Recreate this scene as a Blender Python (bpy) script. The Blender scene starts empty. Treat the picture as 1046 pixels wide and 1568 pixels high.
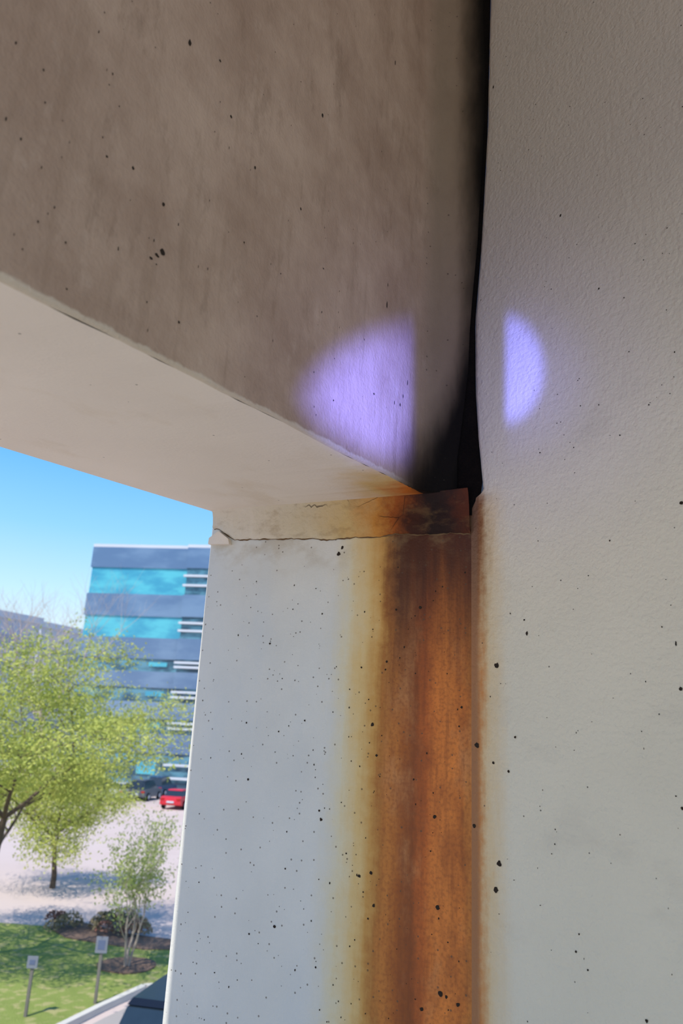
import bpy, bmesh, math, random
from mathutils import Vector, Matrix
random.seed(7)
scn = bpy.context.scene
try:
    scn.view_settings.view_transform = 'Standard'
    scn.view_settings.look = 'None'
except Exception:
    pass

# ------------------------------------------------------------------ camera
FPX = 1750.0
PITCH = math.radians(16.8); ROLL = math.radians(2.9)
EYE = Vector((0, 0, 5.8))
fwd = Vector((0, math.cos(PITCH), math.sin(PITCH)))
u0 = Vector((0, -math.sin(PITCH), math.cos(PITCH)))
r0 = Vector((1, 0, 0))
rgt = math.cos(ROLL)*r0 + math.sin(ROLL)*u0
upv = math.cos(ROLL)*u0 - math.sin(ROLL)*r0
cam_d = bpy.data.cameras.new("camera"); cam = bpy.data.objects.new("camera", cam_d)
scn.collection.objects.link(cam)
CAMROT = Matrix((rgt, upv, -fwd)).transposed()
cam.matrix_world = Matrix.Translation(EYE) @ CAMROT.to_4x4()
cam_d.sensor_width = 36; cam_d.lens = 36*FPX/2352
cam_d.dof.use_dof = True; cam_d.dof.focus_distance = 1.9; cam_d.dof.aperture_fstop = 4.2
cam_d.clip_start = 0.02; cam_d.clip_end = 2000
scn.camera = cam

def ray(px, py):
    return (fwd*FPX + rgt*(px-784) + upv*(1176-py)).normalized()
def hit(px, py, P, N):
    r = ray(px, py)
    return EYE + r*((P-EYE).dot(N)/r.dot(N))
def ground(px, py, z=0.0):
    return hit(px, py, Vector((0, 0, z)), Vector((0, 0, 1)))
def az(a):
    a = math.radians(a); return Vector((math.sin(a), math.cos(a), 0))

# ------------------------------------------------------------------ reference frames
DAZ = 29.7
C = EYE + ray(1082, 1180)*2.0
X = az(DAZ-90); Y = az(DAZ+180); Z = Vector((0, 0, 1))   # u (left along column face), s (to camera), z
FR = Matrix.Translation(C) @ Matrix((X, Y, Z)).transposed().to_4x4()
FRI = FR.inverted()
WX = az(140); WN = az(230)                                # right wall: along / normal
WY = Z.cross(WX)
WF = Matrix.Translation(C) @ Matrix((WX, WY, Z)).transposed().to_4x4()
WFI = WF.inverted()
def onS(px, py, off=0.0):
    return FRI @ hit(px, py, C + Y*off, Y)
def onW(px, py):
    return WFI @ hit(px, py, C, WN)
def interp(x, pts):
    pts = sorted(pts)
    if x <= pts[0][0]:
        a, b = pts[0], pts[1]
    elif x >= pts[-1][0]:
        a, b = pts[-2], pts[-1]
    else:
        for a, b in zip(pts, pts[1:]):
            if a[0] <= x <= b[0]: break
    if b[0]-a[0] < 1e-9: return a[1]
    return a[1] + (b[1]-a[1])*(x-a[0])/(b[0]-a[0])
def iclamp(x, pts):
    pts = sorted(pts)
    return interp(min(max(x, pts[0][0]), pts[-1][0]), pts)

ZTOP = 9.3 - C.z; ZFLOOR = 4.2 - C.z; ZGND = -C.z
EU = onS(483, 1250).x        # outer edge of column
KU = onS(985, 1140).x        # beam inner face plane
F_P = FR @ Vector((KU, 0, 0))
def onF(px, py): return FRI @ hit(px, py, F_P, X)
O_P = FR @ Vector((EU, 0, 0))
def onO(px, py): return FRI @ hit(px, py, O_P, X)
pa, pb = onF(0, 640), onF(945, 1118)
inn_l = [(pa.y, pa.z), (pb.y, pb.z)]
zin0 = interp(0, inn_l); ZSL = (interp(1, inn_l)-zin0)

# ------------------------------------------------------------------ node helpers
class NT:
    def __init__(s, name, tree=None):
        if tree is None:
            s.mat = bpy.data.materials.new(name); s.mat.use_nodes = True
            s.t = s.mat.node_tree; s.t.nodes.clear()
        else:
            s.t = tree; s.t.nodes.clear()
    def n(s, typ, **k):
        nd = s.t.nodes.new(typ)
        for a, b in k.items(): setattr(nd, a, b)
        return nd
    def put(s, sock, v):
        if hasattr(v, 'is_output'): s.t.links.new(v, sock)
        elif v is not None:
            if isinstance(v, (tuple, list)) and sock.type == 'RGBA' and len(v) == 3: v = (*v, 1)
            sock.default_value = v
    def m(s, op, a, b=None, c=None, clamp=False):
        nd = s.n('ShaderNodeMath', operation=op, use_clamp=clamp)
        s.put(nd.inputs[0], a)
        if b is not None: s.put(nd.inputs[1], b)
        if c is not None: s.put(nd.inputs[2], c)
        return nd.outputs[0]
    def step(s, v, a, b, smooth=True):
        nd = s.n('ShaderNodeMapRange', interpolation_type='SMOOTHSTEP' if smooth else 'LINEAR')
        if a > b:
            nd.inputs[1].default_value = b; nd.inputs[2].default_value = a
            nd.inputs[3].default_value = 1; nd.inputs[4].default_value = 0
        else:
            nd.inputs[1].default_value = a; nd.inputs[2].default_value = b
        s.put(nd.inputs[0], v); return nd.outputs[0]
    def mix(s, f, a, b, mode='MIX'):
        nd = s.n('ShaderNodeMix', data_type='RGBA', blend_type=mode)
        s.put(nd.inputs[0], f); s.put(nd.inputs[6], a); s.put(nd.inputs[7], b)
        return nd.outputs[2]
    def obj(s):
        return s.n('ShaderNodeTexCoord').outputs['Object']
    def map(s, v, scale=(1, 1, 1), rot=(0, 0, 0), loc=(0, 0, 0)):
        nd = s.n('ShaderNodeMapping'); s.put(nd.inputs[0], v)
        nd.inputs[1].default_value = loc; nd.inputs[2].default_value = rot; nd.inputs[3].default_value = scale
        return nd.outputs[0]
    def noise(s, v, scale=5, detail=3, rough=.5, dist=0):
        nd = s.n('ShaderNodeTexNoise'); s.put(nd.inputs['Vector'], v)
        nd.inputs['Scale'].default_value = scale; nd.inputs['Detail'].default_value = detail
        nd.inputs['Roughness'].default_value = rough; nd.inputs['Distortion'].default_value = dist
        return nd.outputs['Fac']
    def cn(s, v, amp, scale=5, detail=3, rough=.5):     # centred noise * amp
        return s.m('MULTIPLY', s.m('SUBTRACT', s.noise(v, scale, detail, rough), .5), amp)
    def vor(s, v, scale=5, feature='F1', rnd=1.0):
        nd = s.n('ShaderNodeTexVoronoi', feature=feature); s.put(nd.inputs['Vector'], v)
        nd.inputs['Scale'].default_value = scale; nd.inputs['Randomness'].default_value = rnd
        return nd
    def sep(s, v):
        nd = s.n('ShaderNodeSeparateXYZ'); s.put(nd.inputs[0], v); return nd.outputs
    def ramp(s, f, stops, interp='LINEAR'):
        nd = s.n('ShaderNodeValToRGB'); s.put(nd.inputs[0], f)
        cr = nd.color_ramp; cr.interpolation = interp
        stops = sorted(stops, key=lambda q: q[0])
        while len(cr.elements) < len(stops): cr.elements.new(0.5)
        for e, (p, c) in zip(cr.elements, stops):
            e.position = p; e.color = (*c, 1)
        return nd.outputs[0]
    def bump(s, h, strength=.3, dist=.002, normal=None):
        nd = s.n('ShaderNodeBump'); s.put(nd.inputs['Height'], h)
        nd.inputs['Strength'].default_value = strength; nd.inputs['Distance'].default_value = dist
        if normal is not None: s.put(nd.inputs['Normal'], normal)
        return nd.outputs[0]
    def out(s, col, rough=.8, normal=None, metal=0, spec=.3, transl=None):
        b = s.n('ShaderNodeBsdfPrincipled')
        s.put(b.inputs['Base Color'], col); s.put(b.inputs['Roughness'], rough)
        b.inputs['Metallic'].default_value = metal
        b.inputs['Specular IOR Level'].default_value = spec
        if normal is not None: s.put(b.inputs['Normal'], normal)
        o = s.n('ShaderNodeOutputMaterial')
        sh = b.outputs[0]
        if transl:
            tr = s.n('ShaderNodeBsdfTranslucent'); s.put(tr.inputs[0], col)
            mx = s.n('ShaderNodeMixShader'); mx.inputs[0].default_value = transl
            s.t.links.new(sh, mx.inputs[1]); s.t.links.new(tr.outputs[0], mx.inputs[2]); sh = mx.outputs[0]
        s.t.links.new(sh, o.inputs[0])
        return s.mat
def L(r, g, b):
    f = lambda c: (c/255/12.92) if c/255 <= .04045 else ((c/255+.055)/1.055)**2.4
    return (f(r), f(g), f(b))
def simple(name, col, rough=.7, var=.12, scale=6, metal=0, spec=.3, bump=0):
    k = NT(name); o = k.obj(); nz = k.noise(o, scale, 4)
    c2 = tuple(max(0, c*(1-2*var)) for c in col); c1 = tuple(c*(1+var) for c in col)
    nrm = k.bump(k.noise(o, scale*8, 3), bump, .01) if bump else None
    return k.out(k.mix(nz, c2, c1), rough, nrm, metal, spec)

# ------------------------------------------------------------------ mesh helpers
def mesh_obj(name, verts, faces, mats, fm=None, matrix=None, smooth=False, parent=None):
    me = bpy.data.meshes.new(name); me.from_pydata([tuple(v) for v in verts], [], faces)
    for m in mats: me.materials.append(m)
    if fm: me.polygons.foreach_set("material_index", fm)
    if smooth: me.polygons.foreach_set("use_smooth", [True]*len(me.polygons))
    me.update(); ob = bpy.data.objects.new(name, me); scn.collection.objects.link(ob)
    if matrix is not None: ob.matrix_world = matrix
    if parent: ob.parent = parent
    return ob
class MB:
    def __init__(s): s.v = []; s.f = []; s.m = []
    def poly(s, pts, mi=0):
        b = len(s.v); s.v += [Vector(p) for p in pts]; s.f.append(tuple(range(b, b+len(pts)))); s.m.append(mi)
    def box(s, a, b, mi=0):
        x0, y0, z0 = a; x1, y1, z1 = b; o = len(s.v)
        s.v += [Vector(p) for p in [(x0,y0,z0),(x1,y0,z0),(x1,y1,z0),(x0,y1,z0),(x0,y0,z1),(x1,y0,z1),(x1,y1,z1),(x0,y1,z1)]]
        for f in [(0,3,2,1),(4,5,6,7),(0,1,5,4),(1,2,6,5),(2,3,7,6),(3,0,4,7)]:
            s.f.append(tuple(o+i for i in f)); s.m.append(mi)
    def prism(s, poly, z0, z1, mi=0):
        n = len(poly); o = len(s.v)
        s.v += [Vector((p[0], p[1], z0)) for p in poly] + [Vector((p[0], p[1], z1)) for p in poly]
        s.f.append(tuple(o+i for i in range(n))[::-1]); s.m.append(mi)
        s.f.append(tuple(o+n+i for i in range(n))); s.m.append(mi)
        for i in range(n):
            j = (i+1) % n; s.f.append((o+i, o+j, o+n+j, o+n+i)); s.m.append(mi)
    def grid(s, rows, mi=0):
        o = len(s.v); nc = len(rows[0])
        for r in rows: s.v += [Vector(p) for p in r]
        for i in range(len(rows)-1):
            for j in range(nc-1):
                a = o+i*nc+j; s.f.append((a, a+1, a+nc+1, a+nc)); s.m.append(mi)
    def tube(s, p, q, ra, rb, n=6, mi=0):
        d = (q-p)
        if d.length < 1e-6: return
        d.normalize(); a = d.orthogonal().normalized(); b = d.cross(a); o = len(s.v)
        for c, r in ((p, ra), (q, rb)):
            for i in range(n):
                t = 2*math.pi*i/n; s.v.append(c + a*math.cos(t)*r + b*math.sin(t)*r)
        for i in range(n):
            j = (i+1) % n; s.f.append((o+i, o+j, o+n+j, o+n+i)); s.m.append(mi)
    def pit(s, c, ax, az_, nrm, ru, rv, mi, off=.0008, n=11):
        pts = []
        for i in range(n):
            t = 2*math.pi*i/n; k = random.uniform(.7, 1.15)
            pts.append(c + ax*math.cos(t)*ru*k + az_*math.sin(t)*rv*k + nrm*off)
        s.poly(pts, mi)
    def make(s, name, mats, matrix=None, smooth=False, parent=None):
        return mesh_obj(name, s.v, s.f, mats, s.m, matrix, smooth, parent)

# ------------------------------------------------------------------ concrete materials
pit_mat = simple("pit_shadow_cavity", L(46, 36, 28), .95, .2, 80)

def micro(k, o, scale=70, thr=.13, keep=.72):
    v = k.vor(o, scale)
    r = k.sep(v.outputs['Color'])[0]
    t = k.m('MULTIPLY', k.m('GREATER_THAN', r, keep), thr)
    return k.m('LESS_THAN', v.outputs['Distance'], t)

def column_material():
    k = NT("painted_concrete_rust_stained"); o = k.obj(); x, y, z = k.sep(o)
    streak = k.noise(k.map(o, (28, 28, 1.3)), 1.0, 5, .6)
    u = k.m('ADD', x, k.m('MULTIPLY', k.m('SUBTRACT', streak, .5), .06))
    u = k.m('ADD', u, k.cn(k.map(o, (3, 3, 3.2)), .07, 1))
    u = k.m('ADD', u, k.cn(k.map(o, (4, 4, 9)), .03, 1, 3))
    u = k.m('ADD', u, k.cn(o, .04, 38, 4, .65))
    def pos(px): return min(.999, max(0, onS(px, 1700).x/.6))
    clean = L(204, 203, 194)
    col = k.ramp(k.m('DIVIDE', u, .6), [
        (pos(1079), L(182, 112, 44)), (pos(1060), L(204, 118, 44)), (pos(1035), L(214, 126, 50)),
        (pos(1005), L(204, 116, 44)), (pos(978), L(176, 90, 28)), (pos(952), L(126, 64, 16)),
        (pos(925), L(156, 86, 24)), (pos(898), L(184, 114, 44)), (pos(878), L(168, 110, 48)),
        (pos(856), L(190, 146, 80)), (pos(828), L(206, 178, 122)), (pos(785), L(208, 198, 166)), (pos(715), clean)])
    clean2 = k.mix(k.noise(o, 4, 4), L(192, 193, 187), L(216, 216, 209))
    cool = k.step(k.noise(k.map(o, (5, 5, 1.2), loc=(9, 2, 4)), 1, 3), .45, .7)
    clean2 = k.mix(k.m('MULTIPLY', cool, .35), clean2, L(188, 197, 202))
    far = k.step(u, pos(800)*.6, pos(720)*.6)
    col = k.mix(far, col, clean2)
    rustm = k.m('SUBTRACT', 1, k.step(u, pos(905)*.6, pos(850)*.6))
    b1 = k.step(k.noise(k.map(o, (11, 11, 3.5), loc=(3, 1, 7)), 1, 5, .65), .46, .68)
    col = k.mix(k.m('MULTIPLY', k.m('MULTIPLY', rustm, b1), .6), col, L(130, 64, 18))
    b2 = k.step(k.noise(k.map(o, (8, 8, 4), loc=(8, 5, 2)), 1, 5, .65), .5, .72)
    col = k.mix(k.m('MULTIPLY', k.m('MULTIPLY', rustm, b2), .6), col, L(196, 138, 84))
    b3 = k.step(k.noise(k.map(o, (60, 60, 4), loc=(2, 5, 2)), 1, 4, .6), .5, .7)
    col = k.mix(k.m('MULTIPLY', k.m('MULTIPLY', rustm, b3), .35), col, L(116, 58, 18))
    fine = k.step(k.noise(o, 120, 3), .42, .68)
    col = k.mix(k.m('MULTIPLY', rustm, k.m('MULTIPLY', fine, .4)), col, L(120, 64, 24))
    zz = k.m('ADD', z, k.m('MULTIPLY', k.m('SUBTRACT', streak, .5), .45))
    top = k.step(zz, -.55, -.06)
    col = k.mix(k.m('MULTIPLY', k.m('MULTIPLY', rustm, top), .96), col, L(62, 26, 8))
    hal = k.m('MULTIPLY', k.step(zz, -.28, -.06), k.step(u, .38, .14))
    hal = k.m('MULTIPLY', hal, k.m('SUBTRACT', 1, rustm))
    col = k.mix(k.m('MULTIPLY', hal, .7), col, L(184, 146, 82))
    grm = k.m('MULTIPLY', k.step(z, -.16, -.05), k.step(k.noise(k.map(o, (9, 9, 14)), 1, 4, .6), .45, .7))
    col = k.mix(k.m('MULTIPLY', grm, .35), col, L(150, 128, 88))
    mp = micro(k, o, 62, .15, .68)
    col = k.mix(k.m('MULTIPLY', mp, .7), col, L(78, 62, 46))
    h = k.m('ADD', k.noise(o, 190, 3), k.m('MULTIPLY', k.noise(o, 45, 2), .8))
    h = k.m('SUBTRACT', h, k.m('MULTIPLY', mp, 1.2))
    rough = k.m('SUBTRACT', .8, k.m('MULTIPLY', rustm, .3))
    return k.out(col, rough, k.bump(h, .45, .002), spec=.35)

def wall_material():
    k = NT("stucco_painted_wall"); o = k.obj(); x, y, z = k.sep(o)
    base = k.mix(k.noise(o, 2.2, 4), L(196, 191, 172), L(218, 212, 192))
    top_shade = k.step(z, -.1, .9)  # bounce light fading up the wall, painted into the colour
    base = k.mix(k.m('MULTIPLY', top_shade, .75), base, L(170, 158, 150))
    blot = k.step(k.noise(k.map(o, (1.2, 1.2, 2.5), rot=(0, .5, 0)), 3, 4, .6), .55, .75)
    base = k.mix(k.m('MULTIPLY', blot, .25), base, L(168, 162, 150))
    streak = k.noise(k.map(o, (30, 30, 3)), 1, 4, .6)
    u = k.m('ADD', x, k.m('MULTIPLY', k.m('SUBTRACT', streak, .5), .05))
    u = k.m('ADD', u, k.cn(o, .04, 40, 4, .65))
    low = k.step(z, .08, 0.0)
    r1 = k.m('MULTIPLY', k.step(u, .13, .01), low)
    base = k.mix(k.m('MULTIPLY', r1, .8), base, L(200, 166, 104))
    r2 = k.m('MULTIPLY', k.step(u, .055, .01), low)
    base = k.mix(k.m('MULTIPLY', r2, .95), base, L(178, 108, 40))
    r3 = k.m('MULTIPLY', k.step(u, .075, .01), k.m('MULTIPLY', k.step(z, .06, .03), k.step(z, -.42, -.05)))
    base = k.mix(k.m('MULTIPLY', r3, .92), base, L(92, 46, 16))
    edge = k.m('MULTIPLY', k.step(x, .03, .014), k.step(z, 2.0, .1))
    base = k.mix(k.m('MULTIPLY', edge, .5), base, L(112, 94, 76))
    mp = micro(k, o, 26, .05)
    base = k.mix(k.m('MULTIPLY', mp, .8), base, L(60, 50, 42))
    h = k.m('ADD', k.noise(o, 95, 2, .5), k.m('MULTIPLY', k.noise(o, 35, 2), .8))
    return k.out(base, .6, k.bump(h, .8, .004), spec=.4)

def beam_material():
    k = NT("weathered_beam_concrete"); o = k.obj(); x, y, z = k.sep(o)
    base = k.mix(k.step(k.noise(o, 3, 5, .65), .3, .7), L(160, 135, 116), L(188, 164, 144))
    sc = k.step(k.noise(k.map(o, (30, 14, 9), rot=(.5, 0, 0)), 1, 5, .7), .56, .72)
    base = k.mix(k.m('MULTIPLY', sc, .22), base, L(204, 184, 166))
    sd = k.step(k.noise(k.map(o, (22, 18, 6), rot=(.5, 0, 0), loc=(4, 4, 4)), 1, 5, .7), .54, .7)
    base = k.mix(k.m('MULTIPLY', sd, .3), base, L(120, 98, 80))
    vs = k.step(k.noise(k.map(o, (40, 26, 2.2), rot=(.12, 0, 0), loc=(1, 7, 4)), 1, 4, .6), .55, .72)
    base = k.mix(k.m('MULTIPLY', vs, .22), base, L(134, 112, 92))
    eb = k.m('SUBTRACT', z, k.m('MULTIPLY_ADD', y, ZSL, zin0))
    lap = k.m('MULTIPLY', k.step(k.m('ADD', eb, k.cn(k.map(o, (30, 30, 30)), .016, 1, 4, .6)), .012, .006), k.step(y, .06, .25))
    base = k.mix(k.m('MULTIPLY', lap, .75), base, L(212, 198, 178))
    streak = k.noise(k.map(o, (14, 14, 4)), 1, 4, .6)
    d = k.m('ADD', x, k.m('MULTIPLY', k.m('SUBTRACT', streak, .5), .05))
    g1 = k.step(y, .105, .03)  # fillet strip painted darker to offset the extra light it receives
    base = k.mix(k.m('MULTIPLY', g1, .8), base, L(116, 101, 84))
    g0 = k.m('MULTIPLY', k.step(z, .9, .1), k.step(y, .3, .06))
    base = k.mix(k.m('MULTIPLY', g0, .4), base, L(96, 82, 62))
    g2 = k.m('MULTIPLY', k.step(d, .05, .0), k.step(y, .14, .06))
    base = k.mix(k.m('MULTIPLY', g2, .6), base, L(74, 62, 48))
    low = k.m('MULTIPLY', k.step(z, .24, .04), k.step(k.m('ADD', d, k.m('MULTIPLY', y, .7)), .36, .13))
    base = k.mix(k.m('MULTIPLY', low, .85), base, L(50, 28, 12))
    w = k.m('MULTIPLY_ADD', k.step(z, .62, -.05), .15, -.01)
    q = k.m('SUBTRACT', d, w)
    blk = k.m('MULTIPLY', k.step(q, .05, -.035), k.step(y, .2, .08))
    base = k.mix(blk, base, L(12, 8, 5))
    mp = micro(k, o, 45, .12)
    base = k.mix(k.m('MULTIPLY', mp, .6), base, L(45, 38, 32))
    h = k.m('ADD', k.noise(o, 140, 3), k.m('MULTIPLY', k.noise(k.map(o, (30, 30, 6)), 1, 3), 1.2))
    return k.out(base, .85, k.bump(h, .5, .003), spec=.15)

def soffit_material():
    k = NT("painted_soffit"); o = k.obj(); x, y, z = k.sep(o)
    base = k.mix(k.noise(o, 3, 4), L(212, 200, 184), L(230, 220, 204))
    d = k.m('SQRT', k.m('ADD', k.m('POWER', k.m('SUBTRACT', x, KU-.02), 2), k.m('MULTIPLY', k.m('POWER', y, 2), .35)))
    d = k.m('ADD', d, k.m('MULTIPLY', k.m('SUBTRACT', k.noise(o, 14, 4, .6), .5), .12))
    sm = k.step(k.noise(k.map(o, (6, 3, 6), loc=(2, 2, 2)), 1, 4, .6), .55, .75)
    base = k.mix(k.m('MULTIPLY', sm, .3), base, L(192, 170, 134))
    base = k.mix(k.step(d, .26, .12), base, L(204, 172, 110))
    base = k.mix(k.step(d, .15, .06), base, L(190, 104, 30))
    base = k.mix(k.step(d, .07, .02), base, L(60, 28, 10))
    mp = micro(k, o, 25, .06)
    base = k.mix(k.m('MULTIPLY', mp, .7), base, L(80, 68, 56))
    h = k.noise(o, 120, 3)
    return k.out(base, .75, k.bump(h, .3, .002))

def mortar_material():
    k = NT("cracked_mortar_rust"); o = k.obj(); x, y, z = k.sep(o)
    u = k.m('ADD', x, k.cn(o, .16, 12, 5, .7))
    def pos(px): return max(0, min(.999, onS(px, 1200).x/.7))
    col = k.ramp(k.m('DIVIDE', u, .7), [(pos(1078), L(78, 34, 12)), (pos(1040), L(40, 18, 8)), (pos(990), L(28, 13, 6)), (pos(945), L(60, 26, 8)),
        (pos(905), L(144, 76, 22)), (pos(870), L(184, 128, 56)), (pos(800), L(194, 168, 114)), (pos(700), L(196, 184, 156)), (pos(540), L(204, 196, 180))])
    gr = k.step(k.noise(k.map(o, (14, 14, 30)), 1, 4, .65), .5, .7)
    col = k.mix(k.m('MULTIPLY', gr, .3), col, L(124, 94, 54))
    cr = k.vor(k.map(o, (1, 1, 1.4)), 9, 'DISTANCE_TO_EDGE').outputs['Distance']
    crm = k.m('MULTIPLY', k.step(cr, .008, .003), k.step(k.noise(o, 7, 2), .56, .62))
    col = k.mix(k.m('MULTIPLY', crm, .7), col, L(50, 32, 18))
    h = k.m('SUBTRACT', k.m('ADD', k.noise(o, 60, 4, .6), k.noise(o, 15, 2)), crm)
    return k.out(col, .8, k.bump(h, .7, .006))

m_col = column_material(); m_wall = wall_material(); m_beam = beam_material(); m_sof = soffit_material(); m_mort = mortar_material()
m_joint = simple("black_joint_gap", L(14, 10, 8), .95, .3, 30, bump=.5, spec=.1)
m_deck = simple("deck_concrete", L(214, 206, 190), .85, .08, 3, bump=.2)
m_plain = simple("plain_concrete", L(196, 188, 174), .85, .08, 3, bump=.2)

# ------------------------------------------------------------------ column
mb = MB(); ch = .006; DEP = .45
mb.prism([(0, 0), (0, -DEP), (EU+ch*.5, -DEP), (EU+ch*.5, -ch), (EU-ch*.5, 0)], ZGND, ZTOP, 0)
ex, ey, ez = Vector((1, 0, 0)), Vector((0, 1, 0)), Vector((0, 0, 1))
def add_pits(mb, plane, lst, ax, azv, nrm, mi, sc=.75):
    for (px, py, r, *rest) in lst:
        el = rest[0] if rest else 1.0
        c = plane(px, py); k = r*2.0/1750*sc
        mb.pit(c, ax, azv, nrm, k, k*el, mi)
colp = [(733,1862,4),(737,1882,5),(620,1478,4),(855,1664,6),(888,1520,4),(885,1538,3),(830,1533,3),(778,1272,7,1.2),(786,1258,5,1.2),
        (998,1876,6),(1005,2084,6),(852,2005,6),(858,2080,5),(825,2012,5),(630,2128,5),(965,1395,5),(910,1400,4),(1012,2282,7),
        (968,2318,5),(1052,2308,5),(1025,2290,4),(725,2222,3),(572,2145,3),(655,1995,3),(570,1790,4),(1068,1315,3),(1060,1625,4),(700,1655,3),
        (740,1410,3),(950,1790,3),(980,1730,3),(865,1735,4),(845,2110,3),(795,1960,3),(640,1680,3),(566,1660,3)]
add_pits(mb, lambda a, b: onS(a, b), colp, ex, ez, ey, 1)
for i in range(230):
    px = random.uniform(400, 1060); py = random.uniform(1290, 2350); p = onS(px, py)
    if p.x < .01 or p.x > EU-.02: continue
    r = random.choice([1.0, 1.0, 1.3, 1.6, 2.0])*2/1750*.88
    mb.pit(p, ex, ez, ey, r, r*random.uniform(.8, 1.6), 1, n=7)
column = mb.make("concrete_column", [m_col, pit_mat], FR)

# ------------------------------------------------------------------ beam
pa2, pb2 = onO(0, 1026), onO(465, 1168)
out_l = [(pa2.y, pa2.z), (pb2.y, pb2.z)]
def zin(s): return interp(s, inn_l)
def zout(s): return interp(s, out_l)
SP = .015
R = .085
crack = [(1118,-250),(1117,0),(1111,300),(1096,560),(1079,740),(1075,850),(1062,960),(1052,1040),(1042,1100),(1038,1160)]
crack_l = [(onS(px, py, SP).z, onS(px, py, SP).x) for px, py in crack]
ss = [R+SP]
while ss[-1] < 3.4: ss.append(ss[-1] + .02 + .004*len(ss)*.3)
rows_t = [0, .001, .003, .008, .015, .03, .05, .07, .09, .12, .16, .2, .26, .32, .4, .5, .62, .75, .9, 1.0]
mb = MB()
cols = []
rnd = random.Random(5)
for s in reversed(ss): cols.append((KU, s, zin(s)))
for a in (15, 30, 45, 60, 75, 90):
    t = math.radians(a); sx = R+SP - R*math.sin(t)
    cols.append((KU - R*(1-math.cos(t)), sx, zin(sx)))
cols.append((None, SP, zin0))
jits = [rnd.uniform(-.003, .003) for _ in cols]
for i in range(2, len(jits)): jits[i] = jits[i]*.5 + jits[i-1]*.6
rows = []
for t in rows_t:
    r = []
    for ci, (u, s, zb) in enumerate(cols):
        z = zb + (ZTOP-zb)*t + (jits[ci] if t < .002 else 0)
        uu = iclamp(z, crack_l) if u is None else u
        uu2 = uu + (.005 if t == 0 and u is not None else 0)
        r.append((uu2, s, z))
    rows.append(r)
mb.grid(rows, 0)
n_smooth = len(mb.f)
scol = [ss[-1]] + [s for s in reversed(ss) if s < 3.3] + [R*.7, R*.4, .0]
N = 8; so = []
for i in range(N+1):
    f = i/N; r = []
    for j, s in enumerate(scol):
        jj = jits[min(j, len(jits)-1)]*(1-f)
        a = Vector((KU+.005, s, zin(s)+jj)); b = Vector((EU, s, zout(s)))
        r.append(a.lerp(b, f))
    so.append(r)
mb.grid(so, 1)
cr0 = iclamp(zin0, crack_l)
fl = [(u + .005, s, zin(s)) for (u, s, zb) in cols[-7:-1]]
mb.poly([(KU+.005, 0, zin0), (KU+.005, R+SP, zin(R+SP))] + fl + [(cr0, SP, zin0), (cr0, 0, zin0)], 0)
o1 = [(EU, s, zout(s)) for s in scol]; o2 = [(EU, s, ZTOP) for s in scol]
mb.grid([o1, o2], 2)
s9 = ss[-1]
mb.poly([(KU, s9, zin(s9)), (EU, s9, zout(s9)), (EU, s9, ZTOP), (KU, s9, ZTOP)], 2)
for (px, py, r, el) in [(372,579,8,1.2),(360,587,6,.8),(346,593,5,.7),(530,268,3,1.4),(375,470,3.5,1.8),(305,387,3.5,1.5),(245,360,3,1),(435,98,4,2.2),
                        (505,140,3,1),(907,145,1.5,5),(740,265,3,2),(690,480,2.5,1.5),(888,700,2,5),(890,655,1.2,5),(858,905,3,1.2),(765,920,2.5,1),(560,557,2.5,1.2),
                        (742,617,2.5,1),(585,385,3,1.4),(250,195,2,1),(410,740,3,1.2),(720,855,2,1),(935,880,2,4),(925,910,2,3),(918,930,2.5,2),(905,925,1.5,4)]:
    c = onF(px, py); dd = (FR @ c - EYE).length; k = r*dd/1750*.9
    mb.pit(c, ey, ez, Vector((-1, 0, 0)), k*1.25, k*el, 3, n=9)
for i in range(110):
    c = onF(random.uniform(0, 930), random.uniform(0, 1050))
    if c.z < zin(c.y)+.02: continue
    mb.pit(c, ey, ez, Vector((-1, 0, 0)), random.uniform(.0006, .0016), random.uniform(.001, .0035), 3, n=7)
beam = mb.make("concrete_beam", [m_beam, m_sof, m_plain, pit_mat], FR)
beam.data.polygons.foreach_set("use_smooth", [i < n_smooth for i in range(len(beam.data.polygons))])
def attach(ob, par):
    mw = ob.matrix_world.copy(); ob.parent = par; ob.matrix_parent_inverse = par.matrix_world.inverted(); ob.matrix_world = mw

# ------------------------------------------------------------------ mortar band between soffit and column
bot = [(500,1214),(540,1240),(620,1238),(700,1237),(760,1240),(820,1234),(870,1234),(905,1226),(1000,1228),(1040,1224),(1078,1226)]
bl = [(onS(*p).x, onS(*p).z) for p in bot]
ztop_band = lambda u: interp(u, [(KU, zin(.02)), (EU, zout(.02))]) if u > KU else zin0
mb = MB(); rows = []
us = [0.001 + (EU-.012)*i/90 for i in range(91)]
rj = random.Random(8); rough_ = [rj.uniform(-.0025, .0025) for _ in us]
for (f, off) in [(0, .026), (.12, .02), (.4, .013), (.75, .011), (.93, .010), (1, .001)]:
    r = []
    for i, u in enumerate(us):
        zt = ztop_band(u); zb = iclamp(u, bl) + rough_[i]*.6
        if zb > zt - .01: zb = zt - .01
        r.append((u, off + random.uniform(-.002, .002)*(1 if 0 < f < 1 else 0), zt+(zb-zt)*f + (random.uniform(-.0012, .0012) if f > 0 else 0)))
    rows.append(r)
mb.grid(rows, 0)
mo = mb.make("mortar_joint", [m_mort], FR, smooth=True)
bpy.context.view_layer.update()
attach(mo, column)
mb = MB(); rows = []
for off, dz in ((.0015, .001), (.0025, -.001), (.0015, -.0025)):
    rows.append([(u, off, min(iclamp(u, bl)+rough_[i]*.6, ztop_band(u)-.01)+dz*(1+.5*math.sin(u*90))) for i, u in enumerate(us)])
mb.grid(rows, 0)
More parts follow.
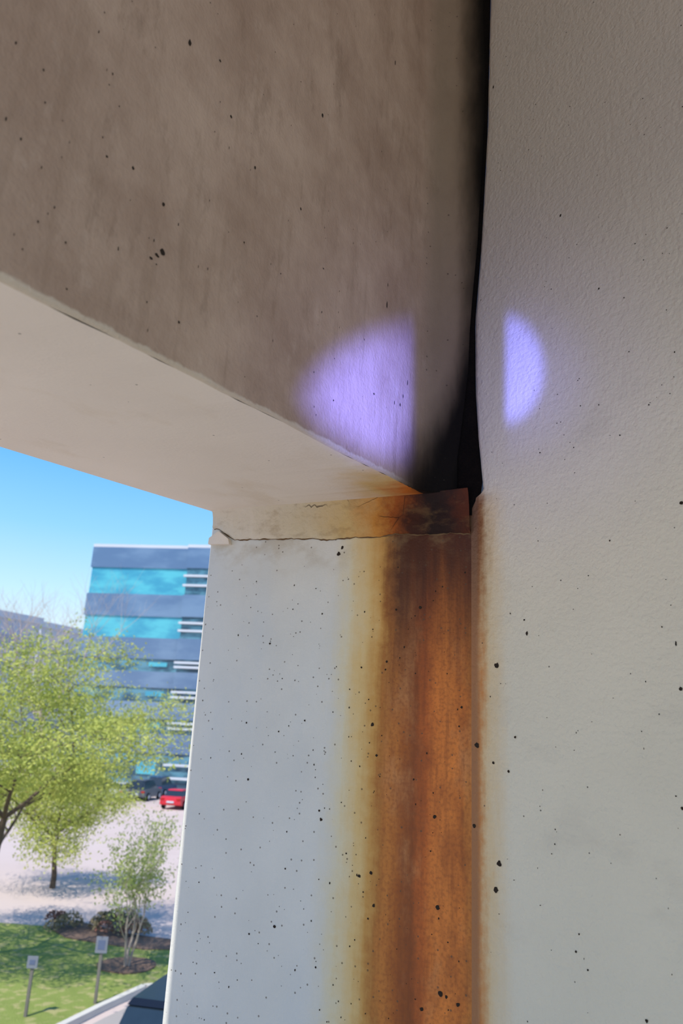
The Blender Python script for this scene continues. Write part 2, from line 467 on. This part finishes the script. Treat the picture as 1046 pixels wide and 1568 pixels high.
jc = mb.make("joint_crack_shade", [simple("crack_shade_brown", L(110, 86, 58), .9, .3, 40)], FR)  # brown strip coloured as joint crack and the ledge's thin shadow line
mb = MB()
ccp = [onS(px, py) for px, py in [(484,1252),(486,1238),(508,1222),(530,1240),(532,1252)]]
f = [Vector((p.x, .014, p.z)) for p in ccp]; b = [Vector((p.x, -.001, p.z)) for p in ccp]
mb.poly(f, 0)
for i in range(5):
    j = (i+1) % 5; mb.poly([f[i], b[i], b[j], f[j]], 0)
hc = mb.make("column_head_chip", [m_sof], FR)
bpy.context.view_layer.update()
attach(jc, column); attach(hc, column)

# ------------------------------------------------------------------ right wall
wedge = [(1124,-250),(1122,0),(1115,300),(1101,560),(1086,740),(1087,900),(1093,1000),(1100,1080),(1104,1122)]
wl = [(onW(*p).z, onW(*p).x) for p in wedge]
zn = onW(1104, 1122).z; zc = onW(1085, 1150).z
wl += [(zn-.008, wl[-1][1]-.004), (zc, .004), (zc-.02, 0.0), (ZFLOOR, 0.0)]
zs = [ZFLOOR, -1.2, -.8, -.4, -.2, -.1, zc-.03, zc-.02, zc-.01, zc, zn-.012, zn-.006, zn, zn+.02, zn+.06]
while zs[-1] < ZTOP-.08: zs.append(zs[-1]+.03)
zs.append(ZTOP); zs = sorted(set(zs))
sgn = 1.0 if (WY.dot(WN) < 0) else -1.0
mb = MB(); rows = []
for z in zs:
    ub = iclamp(z, wl) + random.uniform(-.001, .001)*(1 if z > zc else 0)
    k = 1.0 if z > zc else 0.0
    cols_ = [(ub+.001*k, .05*k), (ub, .012*k), (ub+.004*k+.0005, .005*k), (ub+.012, .0015*k), (ub+.03, 0), (ub+.05, 0), (.3, 0), (1.0, 0), (2.8, 0)]
    rows.append([(a, b*sgn, z) for a, b in cols_])
mb.grid(rows, 0)
T = .25*sgn
mb.poly([(2.8, 0, ZFLOOR), (2.8, T, ZFLOOR), (2.8, T, ZTOP), (2.8, 0, ZTOP)], 0)
mb.poly([(.3, T, ZFLOOR), (2.8, T, ZFLOOR), (2.8, T, ZTOP), (.3, T, ZTOP)], 0)
wp = [(1140,1529,8),(1095,1712,8),(1146,1984,8),(1139,2044,7),(1089,1897,6),(1133,1752,4),(1168,1772,4),(1183,1693,3.5),(1323,2186,3),(1287,495,3,1.6),
      (1375,663,3,1),(1210,1455,4,1.6),(1204,1424,3,1),(1240,1040,2.5),(1458,560,2),(1133,200,3,2),(1565,1155,5),(1563,1583,5),(1567,1857,4),(1485,2345,4),(1350,2228,2.5),
      (1230,240,2),(1400,1242,2.5),(1275,1905,2),(1520,1440,2),(1126,1600,2),(1552,1478,2,3),(1330,870,2),(1490,930,2),(1375,930,2),(1433,684,2)]
nW = Vector((0, -sgn, 0))
add_pits(mb, lambda a, b: onW(a, b), wp, ex, ez, nW, 1)
for i in range(110):
    p = onW(random.uniform(1120, 1568), random.uniform(0, 2352))
    mb.pit(p, ex, ez, nW, random.uniform(.0007, .0018), random.uniform(.0007, .0022), 1, n=7)
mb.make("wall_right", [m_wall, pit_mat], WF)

# black strip standing for the dark depth of the open beam/wall gap
mb = MB(); A = []; M_ = []; B = []
zj = [zc-.04, zc-.02, zin0-.012] + [z for z in zs if z > zin0]
for z in sorted(zj):
    if z >= zin0: A.append(FR @ Vector((iclamp(z, crack_l)+.006, SP-.006, z)))
    else: A.append(FR @ Vector((.012, .004, z)))
    M_.append(FR @ Vector((.0, .006, z)))
    B.append(WF @ Vector((max(.003, iclamp(z, wl)+.003), (.006 if z > zc else -.0005)*sgn, z)))
mb.grid([A, M_, B], 0)
js = mb.make("joint_gap_strip", [m_joint], smooth=False)
bpy.context.view_layer.update(); attach(js, column)

# ------------------------------------------------------------------ deck + ceiling
def slab(name, u_rng, s_rng, z0, z1, mat):
    mb = MB(); mb.box((u_rng[0], s_rng[0], z0), (u_rng[1], s_rng[1], z1), 0); return mb.make(name, [mat], FR)
slab("floor", (-9, EU-.0), (0.002, 12), ZFLOOR-.3, ZFLOOR, m_deck)
slab("ceiling", (-5, EU-.0), (-.5, 5.4), ZTOP+.001, ZTOP+.25, m_plain)

# ------------------------------------------------------------------ exterior ground
k = NT("parking_lot_concrete"); o = k.obj()
c = k.mix(k.noise(o, .15, 4), L(192, 172, 162), L(206, 190, 182))
c = k.mix(k.m('MULTIPLY', k.step(k.noise(o, .8, 4), .55, .7), .2), c, L(170, 155, 148))
m_lot = k.out(c, .9)
k = NT("lawn_grass"); o = k.obj()
c = k.mix(k.noise(o, 1.2, 5, .7), L(110, 126, 58), L(150, 162, 84))
c = k.mix(k.m('MULTIPLY', k.step(k.noise(o, 3.5, 3), .5, .66), .7), c, L(180, 168, 118))
m_grass = k.out(c, .95, k.bump(k.noise(o, 30, 3), .8, .05))
m_mulch = simple("mulch", L(120, 98, 84), .95, .25, 3, bump=.6)
m_curb = simple("curb_concrete", L(205, 200, 190), .9, .06, 2)
m_asph = simple("asphalt_drive", L(168, 160, 154), .9, .08, 1)
mb = MB(); mb.box((-250, -60, -.3), (250, 400, 0), 0); mb.make("ground", [m_lot])
def patch(name, pix, z, th, mat):
    pts = [ground(a, b) for a, b in pix]; mb = MB(); mb.prism([(p.x, p.y) for p in pts], z, z+th, 0)
    return mb.make(name, [mat])
patch("lawn", [(-700,2095),(0,2122),(110,2130),(235,2160),(385,2178),(470,2200),(470,2262),(330,2272),(225,2318),(120,2370),(-300,2600),(-900,2500)], 0.005, .03, m_grass)
patch("mulch_bed", [(110,2133),(180,2120),(300,2150),(420,2165),(430,2185),(330,2185),(235,2172),(150,2158)], .036, .02, m_mulch)
def disc(name, px, py, r, mat, z=.036):
    c = ground(px, py); mb = MB()
    mb.prism([(c.x+math.cos(i*.35)*r*random.uniform(.9, 1.08), c.y+math.sin(i*.35)*r*random.uniform(.9, 1.08)) for i in range(18)], z, z+.03, 0)
    mb.make(name, [mat])
disc("tree_mulch_ring", 290, 2222, .75, m_mulch)
cp = [ground(a, b) for a, b in [(470,2266),(330,2277),(227,2325),(122,2378),(-300,2610)]]
mb = MB()
for a, b in zip(cp, cp[1:]):
    d = (b-a).normalized(); nn = Vector((-d.y, d.x, 0))*.08
    mb.prism([((a+nn).x, (a+nn).y), ((b+nn).x, (b+nn).y), ((b-nn).x, (b-nn).y), ((a-nn).x, (a-nn).y)], 0.001, .14, 0)
mb.make("curb", [m_curb])
patch("drive", [(470,2285),(335,2295),(238,2340),(143,2390),(-200,2660),(300,3200),(800,2800)], .002, .012, m_asph)

# ------------------------------------------------------------------ trees
def leafmat(name, a, b):
    k = NT(name); o = k.obj(); c = k.mix(k.step(k.noise(o, 1.6, 5, .7), .3, .7), a, b)
    return k.out(c, .7, transl=.35)
m_bark = simple("bark", L(98, 84, 72), .9, .2, 6, bump=.5)
m_bark2 = simple("pale_bark", L(184, 168, 156), .9, .15, 6, bump=.5)
m_leaf = leafmat("spring_leaves", L(142, 158, 68), L(210, 212, 112))
m_leaf2 = leafmat("young_leaves", L(128, 146, 82), L(186, 196, 118))
def tree(name, base, height, trunk_r, levels, leaf, bark, nleaf, leafsize, lean=Vector((0, 0, 0)), stems=1, spread=.75, kids=(3, 4), first=.28, seed=1, droop=.0, sc=2.2):
    rnd = random.Random(seed); mb = MB(); tips = []
    def grow(p, d, ln, r, lv):
        seg = 4; q = p.copy(); dd = d.copy(); rr = r
        for i in range(seg):
            dd = (dd + Vector((rnd.uniform(-1, 1), rnd.uniform(-1, 1), rnd.uniform(-.6, .8)))*.16 + Vector((0, 0, .03-droop*(levels-lv)))).normalized()
            q2 = q + dd*ln/seg; r2 = rr*.86
            mb.tube(q, q2, rr, r2, 6 if lv >= levels-1 else 4, 0)
            q = q2; rr = r2
            if lv <= 1: tips.append((q.copy(), dd.copy()))
            if 0 < lv and i in (1, 2) and rnd.random() < .8:
                t = rnd.uniform(0, 2*math.pi)
                a = (dd*.5 + Vector((math.cos(t), math.sin(t), rnd.uniform(-.1, .5)))*spread).normalized()
                grow(q, a, ln*rnd.uniform(.55, .8), rr*.55, lv-1)
        if lv > 0:
            n = rnd.randint(*kids)
            for i in range(n):
                t = 2*math.pi*(i+rnd.random()*.7)/n
                a = (dd*.75 + Vector((math.cos(t), math.sin(t), rnd.uniform(-.05, .4)))*spread).normalized()
                grow(q, a, ln*rnd.uniform(.68, .85), rr*.72, lv-1)
    for sidx in range(stems):
        t = sidx*2*math.pi/max(1, stems)
        d = (Vector((0, 0, 1)) + lean + (Vector((math.cos(t), math.sin(t), 0))*.22 if stems > 1 else Vector((0, 0, 0)))).normalized()
        grow(base + (Vector((math.cos(t), math.sin(t), 0))*trunk_r*1.2 if stems > 1 else Vector((0, 0, 0))), d, height*first, trunk_r, levels)
    for i in range(nleaf):
        p, d = rnd.choice(tips)
        c = p + Vector((rnd.gauss(0, 1), rnd.gauss(0, 1), rnd.gauss(0, 1)))*leafsize*sc
        if c.z < .5: continue
        a = Vector((rnd.gauss(0, 1), rnd.gauss(0, 1), rnd.gauss(0, 1))).normalized(); b = a.orthogonal().normalized()
        s = leafsize*rnd.uniform(.5, 1.1)
        mb.poly([c-a*s, c-b*s*.45, c+a*s, c+b*s*.45], 1)
    return mb.make(name, [bark, leaf])
tree("leafy_tree", ground(-70, 2195, .036), 17.6, .17, 4, m_leaf, m_bark, 52000, .055, lean=Vector((.30, 0, 0)), spread=1.0, first=.2, seed=4, sc=3.6, droop=.04)
tree("crape_myrtle_tree", ground(290, 2218, .066), 3.5, .04, 3, m_leaf2, m_bark2, 3600, .05, stems=3, spread=.4, kids=(2, 3), first=.36, seed=9)
tree("leafy_tree", ground(120, 2040), 9.0, .13, 4, m_leaf, m_bark, 16000, .065, seed=12, spread=1.0, first=.2, droop=.04, sc=3.2)
tree("bare_tree", ground(85, 1850), 25, .3, 4, m_bark2, m_bark2, 10, .02, seed=21, spread=.6, first=.25)

mb = MB()
for i in range(26):
    c = ground(random.uniform(115, 330), random.uniform(2118, 2150), .06); r = random.uniform(.18, .34)
    for j in range(110):
        d = Vector((random.gauss(0, 1), random.gauss(0, 1), abs(random.gauss(0, 1)))).normalized()
        p = c + Vector((d.x*r, d.y*r, d.z*r*1.1+.08)); a = Vector((random.gauss(0, 1), random.gauss(0, 1), random.gauss(0, 1))).normalized(); b = a.orthogonal().normalized()
        mb.poly([p-a*.05, p-b*.025, p+a*.05, p+b*.025], 0 if i % 3 else 1)
mb.make("shrub_row", [simple("shrub_leaves", L(150, 136, 104), .9, .3, 3), simple("reddish_shrub_leaves", L(156, 112, 96), .9, .3, 3)])

# ------------------------------------------------------------------ buildings
def glass(name, a, b, sc):
    k = NT(name); o = k.obj(); n = k.step(k.noise(k.map(o, (.12, .12, .3)), sc, 4, .6), .4, .62)
    return k.out(k.mix(n, a, b), .12, None, .15, .7)
m_slate = glass("slate_glass_band", L(92, 118, 152), L(112, 138, 168), 1)
m_teal = glass("teal_glass", L(62, 150, 180), L(88, 184, 200), 1.6)
m_tdark = glass("dark_glass", L(44, 78, 100), L(92, 142, 162), 2.8)
m_white = simple("white_trim", L(190, 198, 208), .6, .04, .2)
def office():
    base = ground(135, 1800); D = math.hypot(base.x, base.y)
    ax = az(97); nrm = az(97-90)
    M = Matrix.Translation(Vector((base.x, base.y, 0))) @ Matrix((ax, nrm, Z)).transposed().to_4x4()
    def zy(y): return 5.8 + (1664-y)*D/1828*1.0
    mb = MB()
    W1 = (ground(352, 1800)-base).length; W2 = W1 + 24
    ys = [1248, 1255, 1303, 1364, 1414, 1462, 1508, 1535, 1570, 1600, 1635, 1665, 1705]
    kinds = [3, 0, 1, 0, 1, 0, 2, 0, 2, 0, 2, 0, 2]
    zs_ = [zy(y) for y in ys] + [0]
    mb.box((.5, .5, 0), (W2-.5, 30, zs_[1]-.5), 0)
    for i, kd in enumerate(kinds):
        z1, z0 = zs_[i], max(0, zs_[i+1])
        inset = 0 if kd in (0, 3) else .15
        mb.box((inset, inset, z0), (W1, 30-inset, z1), kd)
        mb.box((W1+inset, -.6+inset, z0), (W2, 28, z1), {3: 3, 0: 0, 1: 2, 2: 2}[kd])
        if kd in (1, 2):
            h = z1-z0
            for q in (.3, .66): mb.box((W1-.1, -.8, z0+h*q), (W2+.1, -.5, z0+h*q+.25), 3)
            if kd == 2:
                mb.box((W1*.72, .05, z0+h*.4), (W1*.9, .3, z0+h*.75), 1)
    mb.make("office_building", [m_slate, m_teal, m_tdark, m_white], M)
office()
def lowbuilding(name, pxl, pxr, ytop, ybase, col, roofcol):
    a = ground(pxl, ybase); b = ground(pxr, ybase); D = math.hypot(a.x, a.y)
    ax = (b-a).normalized(); nrm = Vector((-ax.y, ax.x, 0)); W = (b-a).length; h = 5.8 + (1668-ytop)*D/1828
    M = Matrix.Translation(Vector((a.x, a.y, 0))) @ Matrix((ax, nrm, Z)).transposed().to_4x4()
    mb = MB(); mb.box((0, 0, 0), (W, 25, h), 0); mb.box((-.3, -.3, h), (W+.3, 25.3, h+1.0), 1)
    for f in range(int(h/4)):
        mb.box((.8, -.08, f*4+1.4), (W-.8, .1, f*4+3.0), 2)
    mb.make(name, [simple(name+"_wall", col, .8, .05, .1), simple(name+"_parapet", roofcol, .8, .05, .1), simple(name+"_windows", L(150, 164, 182), .3, .1)], M)
lowbuilding("low_building", -160, 40, 1435, 1760, L(186, 196, 208), L(206, 212, 218))
lowbuilding("warehouse", 45, 240, 1455, 1752, L(204, 206, 208), L(214, 216, 218))

# ------------------------------------------------------------------ cars
m_tyre = simple("tyre_rubber", L(28, 28, 30), .9, .1); m_glass = simple("car_glass", L(40, 52, 62), .1, .1, spec=.7)
m_lampr = simple("tail_lamp", L(170, 30, 25), .3, .05)
def car(px, py, yaw, col, suv=False):
    pos = ground(px, py, .015); e = bpy.data.objects.new("car", None); scn.collection.objects.link(e)
    paint = simple("car_paint", col, .25, .05, spec=.7)
    e.matrix_world = Matrix.Translation(pos) @ Matrix.Rotation(math.radians(-yaw), 4, 'Z')
    h = 1.75 if suv else 1.45
    def extr(prof, w0, w1, zb, zt, mats, name):
        mb = MB(); n = len(prof)
        def wd(z): return w0 + (w1-w0)*max(0, min(1, (z-zb)/(zt-zb)))
        l = [Vector((-wd(z), y, z)) for y, z in prof]; r = [Vector((wd(z), y, z)) for y, z in prof]
        mb.poly(l[::-1], 0); mb.poly(r, 0)
        for i in range(n):
            j = (i+1) % n; mb.poly([l[i], l[j], r[j], r[i]], 0)
        return mb.make(name, mats, parent=e)
    body = [(-2.2,.35),(-2.25,.6),(-2.2,.9),(-1.9,.98),(-.9,1.0),(1.2,.98),(2.05,.86),(2.25,.62),(2.2,.32),(1.75,.28),(1.65,.5),(1.35,.62),(1.05,.5),(.95,.28),(-.95,.28),(-1.05,.5),(-1.35,.62),(-1.65,.5),(-1.75,.28)]
    extr(body, .9, .84, .3, 1.0, [paint], "body")
    back_ = -2.1 if suv else -1.75
    cab = [(back_,.95),(back_+.35,h-.08),(-.9,h),(.25,h-.02),(1.1,.97)]
    extr(cab, .8, .58, .95, h, [m_glass], "cabin_glass")
    roof = [(back_+.38,h-.06),(back_+.5,h+.01),(-.6,h+.03),(.3,h+.0),(.38,h-.06)]
    extr(roof, .62, .58, h-.06, h+.03, [paint], "roof")
    mb = MB()
    for x in (-.86, .86):
        for y in (-1.35, 1.35):
            a = Vector((x-.1, y, .33)); b = Vector((x+.1, y, .33)); mb.tube(a, b, .33, .33, 20, 0)
            for q, sg in ((a, 1), (b, -1)):
                mb.poly([q+Vector((0, math.cos(t*math.pi/10)*.33, math.sin(t*math.pi/10)*.33)) for t in range(20)], 0)
                mb.poly([q+Vector((-.005*sg, math.cos(t*math.pi/6)*.2, math.sin(t*math.pi/6)*.2)) for t in range(12)], 1)
    mb.make("wheels", [m_tyre, m_white], parent=e)
    mb = MB()
    for x in (-.68, .68):
        mb.box((x-.16, -2.27, .68), (x+.16, -2.15, .84), 0); mb.box((x-.17, 2.12, .62), (x+.17, 2.25, .76), 1)
    mb.box((-.3, -2.28, .5), (.3, -2.2, .64), 1)
    mb.make("lamps", [m_lampr, m_white], parent=e)
car(412, 1855, 10, L(206, 34, 50)); car(368, 1826, 8, L(34, 66, 104), True)
for i, (px, col, su) in enumerate([(20,(60,64,70),1),(75,(214,214,214),0),(130,(160,60,60),0),(182,(200,204,208),0),(232,(52,60,72),1),(282,(205,205,205),0),(330,(90,96,104),1),(395,(30,76,96),1)]):
    car(px, 1836 if px < 340 else 1800, 8, L(*col), bool(su))
car(446, 2505, 12, L(20, 21, 24), True)

# ------------------------------------------------------------------ sign posts
m_post = simple("sign_post_steel", L(120, 116, 110), .6, .1); m_sign = simple("sign_back_aluminium", L(124, 130, 142), .6, .08)
def sign(px, py, h, w, ph):
    p = ground(px, py, .036); mb = MB()
    mb.box((-.03, -.03, 0), (.03, .03, h), 0); mb.box((-w/2, -.055, h-ph), (w/2, -.035, h+.03), 1)
    mb.box((-w/2+.05, -.06, h-ph+.07), (w/2-.05, -.054, h-.04), 2)
    mb.make("sign_post", [m_post, m_sign, simple("sign_face", L(96, 108, 136), .6, .1, 8)], Matrix.Translation(p))
sign(58, 2335, 1.1, .22, .2); sign(218, 2305, 1.3, .26, .3)

# ------------------------------------------------------------------ lights
sd = bpy.data.lights.new("sun", 'SUN'); sd.energy = 5.0; sd.angle = math.radians(.6); sd.color = (1, .94, .84)
so_ = bpy.data.objects.new("sun", sd); scn.collection.objects.link(so_)
fd = az(-149.3)*math.cos(math.radians(55)) + Z*math.sin(math.radians(55))
so_.rotation_euler = fd.to_track_quat('Z', 'Y').to_euler(); so_.location = (0, -20, 40)

ld = bpy.data.lights.new("flashlight_beam", 'SPOT'); ld.energy = 950; ld.spot_size = math.radians(75); ld.spot_blend = .6; ld.shadow_soft_size = .01
ld.use_nodes = True; k = NT("", ld.node_tree)
tn = k.n('ShaderNodeTexCoord').outputs['Normal']; x, y, z = k.sep(tn)
U = k.m('ADD', k.m('MULTIPLY', k.m('DIVIDE', x, z), -FPX), 784)
V = k.m('SUBTRACT', 1176, k.m('MULTIPLY', k.m('DIVIDE', y, z), -FPX))
def ell(cx, cy, rx, ry, a, b, p=2.0):
    q1 = k.m('POWER', k.m('ABSOLUTE', k.m('DIVIDE', k.m('SUBTRACT', U, cx), rx)), p)
    q2 = k.m('POWER', k.m('ABSOLUTE', k.m('DIVIDE', k.m('SUBTRACT', V, cy), ry)), p)
    return k.step(k.m('POWER', k.m('ADD', q1, q2), 1/p), a, b)
left = k.m('MULTIPLY', ell(962, 890, 295, 205, 1.0, .5, 1.7), k.step(U, 968, 945))
right = k.m('MULTIPLY', ell(1165, 832, 100, 136, 1.1, .65), k.step(U, 1158, 1182))
halo = k.m('MULTIPLY', ell(1080, 820, 660, 560, 1.0, .0), .035)
halo2 = k.m('MULTIPLY', ell(1190, 850, 220, 230, 1.0, .2), k.m('MULTIPLY', k.step(U, 1155, 1190), .06))
tot = k.m('ADD', k.m('ADD', k.m('ADD', left, k.m('MULTIPLY', right, .5)), halo), halo2)
em = k.n('ShaderNodeEmission'); em.inputs[0].default_value = (.17, .19, 1, 1); k.put(em.inputs[1], tot)
lo = k.n('ShaderNodeOutputLight'); k.t.links.new(em.outputs[0], lo.inputs[0])
lo_ = bpy.data.objects.new("flashlight_beam", ld); scn.collection.objects.link(lo_)
lo_.matrix_world = Matrix.Translation(EYE + Vector((-.01, .0, -.02))) @ CAMROT.to_4x4()

w = bpy.data.worlds.new("sky"); scn.world = w; w.use_nodes = True
k = NT("", w.node_tree)
g = k.n('ShaderNodeTexCoord').outputs['Generated']; x, y, z = k.sep(g)
c = k.ramp(z, [(0, L(240, 233, 222)), (.07, L(226, 232, 232)), (.16, L(184, 222, 246)), (.24, L(140, 200, 246)), (.34, L(96, 172, 242)), (.5, L(80, 150, 228)), (1, L(66, 120, 200))])
bg = k.n('ShaderNodeBackground'); k.put(bg.inputs[0], c); bg.inputs[1].default_value = 1.25
ow = k.n('ShaderNodeOutputWorld'); k.t.links.new(bg.outputs[0], ow.inputs[0])
